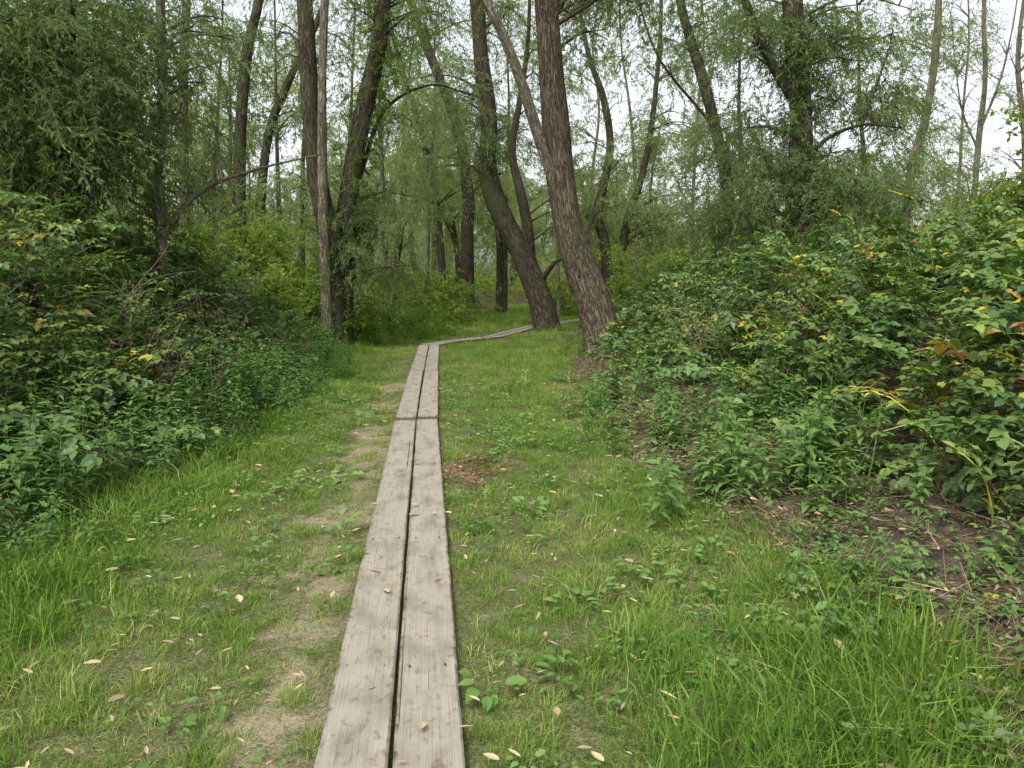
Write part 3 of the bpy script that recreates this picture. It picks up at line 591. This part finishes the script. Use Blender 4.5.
for s in ((250,15.5,1.3,1,1.0,.9,330,.8,C_broad,.9),(225,17.5,1.5,1.2,1.2,1.2,300,.7,C_broad,1.),(300,20,1.5,1.2,1.0,.8,280,.65,C_broad,1.),(390,22,1.5,1.2,1.0,.8,280,.55,C_broad,1.),(425,27,2,1.5,1.1,.9,330,.8,C_broad,1.2),
          (80,12.5,1.5,1.3,1.2,1.1,400,.4,C_broad,.9),(0,9.5,1.1,1,.9,1.2,260,.35,C_broad,.8),(150,12.5,1.0,.9,.9,.8,240,.5,C_broad,.8),(660,21,2.0,1.5,1.0,.8,380,.8,C_broad,1.),(700,17,1.6,1.2,.7,.6,300,.6,C_broad,.9),
          (590,34,2.5,1.5,1.3,1.0,330,.85,C_broad,1.3),(800,16.5,1.8,1.2,.8,.7,350,.5,C_broad,.9),(900,16,1.8,1.2,.8,.7,320,.55,C_broad,.9),(1000,17,2,1.2,.8,.8,300,.6,C_broad,.9),(345,18.5,1.0,.8,.7,.6,160,.45,C_broad,.9)):
    shrub('shrub',*s)
x,y=sample(-30,32,17,58,1.3); ok=((x<XL(y)-.6)|(x>XR(y)+1.2)|(y>46)); x,y=x[ok],y[ok]; n=len(x)
z=H(x,y)+R.rand(n)*(.5+1.1*vn(x,y,4,81)); rot=np.stack([R.normal(0,.4,n),R.uniform(-.7,.4,n),R.uniform(0,6.3,n)],1)
scatter('undergrowth',np.stack([x,y,z],1),rot,R.uniform(1.4,2.7,n),np.clip(.55+.5*vn(x,y,5,82)+R.normal(0,.1,n),0,1),C_broad)
# background woodland, one mass
tm=TM(); out=[]
for i in range(66):
    Yb=ru(33,72); a=ru(-150,1180); x=(a-512)/F*Yb
    hh=ru(8,14)*(1 if a<860 else .5)*(.75 if 540<a<740 else 1); zb=float(H(x,Yb)); r=ru(.14,.28)
    l=ru(-1.5,1.5); pts=smooth([(x,Yb,zb-.2),(x+l*.3+ru(-.4,.4),Yb,zb+hh*.35),(x+l*.6+ru(-.5,.5),Yb,zb+hh*.65),(x+l,Yb,zb+hh)],4)
    tm.tube(pts,r,.03,7); T=list(pts)
    if random.random()<.5: q=smooth([pts[3],pts[6]+np.array([ru(-2,2),0,.3]),pts[-2]+np.array([ru(-3,3),ru(-1,1),-.5])],4); tm.tube(q,r*.6,.03,6); T+=list(q)
    for k in range(5):
        f=ru(.2,1.0); c=(x+l*f+ru(-1.6,1.6),Yb+ru(-1.5,1.5),zb+hh*f)
        crown(tm,T,c,(ru(1.2,2.2),1.5,ru(1.0,1.9)),23,2,out,2.0,ru(.55,.9),.06)
# farthest belt of the wood
n=2800; x=R.uniform(-75,75,n); y=R.uniform(68,84,n); top=np.where(x>28,5.,7.5)+3*vn(x,y,6,91); z=R.rand(n)**.9*top
out.append((np.stack([x,y,z],1),np.array([0,76.,3.]),np.full(n,4.2),np.clip(.5+.5*vn(x,z,5,92),0,1)))
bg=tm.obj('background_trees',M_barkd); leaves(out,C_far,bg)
tm=TM(); out=[]
for (x,y,hh) in ((-12,5,9),(10,3,9),(12,10,10),(-15,14,11),(15,18,9)):
    zb=float(H(x,y)); pts=smooth([(x,y,zb-.2),(x+.2,y,zb+hh*.4),(x-.3,y+.2,zb+hh*.7),(x,y,zb+hh)],4); tm.tube(pts,.22,.05,9)
    for k in range(6): f=.3+.13*k; crown(tm,list(pts),(x+ru(-1.2,1.2),y+ru(-1.2,1.2),zb+hh*f),(1.6,1.6,1.3),30,3,out,1.7,ru(.3,.6))
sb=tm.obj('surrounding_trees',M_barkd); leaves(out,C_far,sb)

# ------------------------------------------------------------------ light
w=bpy.data.worlds.new('World'); scn.world=w; w.use_nodes=True; nt=w.node_tree; N=nt.nodes; L=nt.links; N.clear()
EL=math.radians(55); AZ=math.radians(-150)
sky=N.new('ShaderNodeTexSky'); sky.sky_type='NISHITA'; sky.sun_disc=False; sky.sun_elevation=EL; sky.sun_rotation=AZ; sky.dust_density=4; sky.air_density=1; sky.ozone_density=1
hs=N.new('ShaderNodeHueSaturation'); hs.inputs['Saturation'].default_value=.22; hs.inputs['Value'].default_value=2.05; L.new(sky.outputs[0],hs.inputs['Color'])
b=N.new('ShaderNodeBackground'); b.inputs[1].default_value=.15; L.new(hs.outputs[0],b.inputs[0]); o=N.new('ShaderNodeOutputWorld'); L.new(b.outputs[0],o.inputs[0])
sl=bpy.data.lights.new('sun','SUN'); sl.energy=2.0; sl.angle=math.radians(14); sl.color=(1,.97,.89); so=bpy.data.objects.new('sun',sl); scn.collection.objects.link(so)
dv=Vector((sin(AZ)*cos(EL),cos(AZ)*cos(EL),sin(EL))); so.rotation_euler=dv.to_track_quat('Z','Y').to_euler()
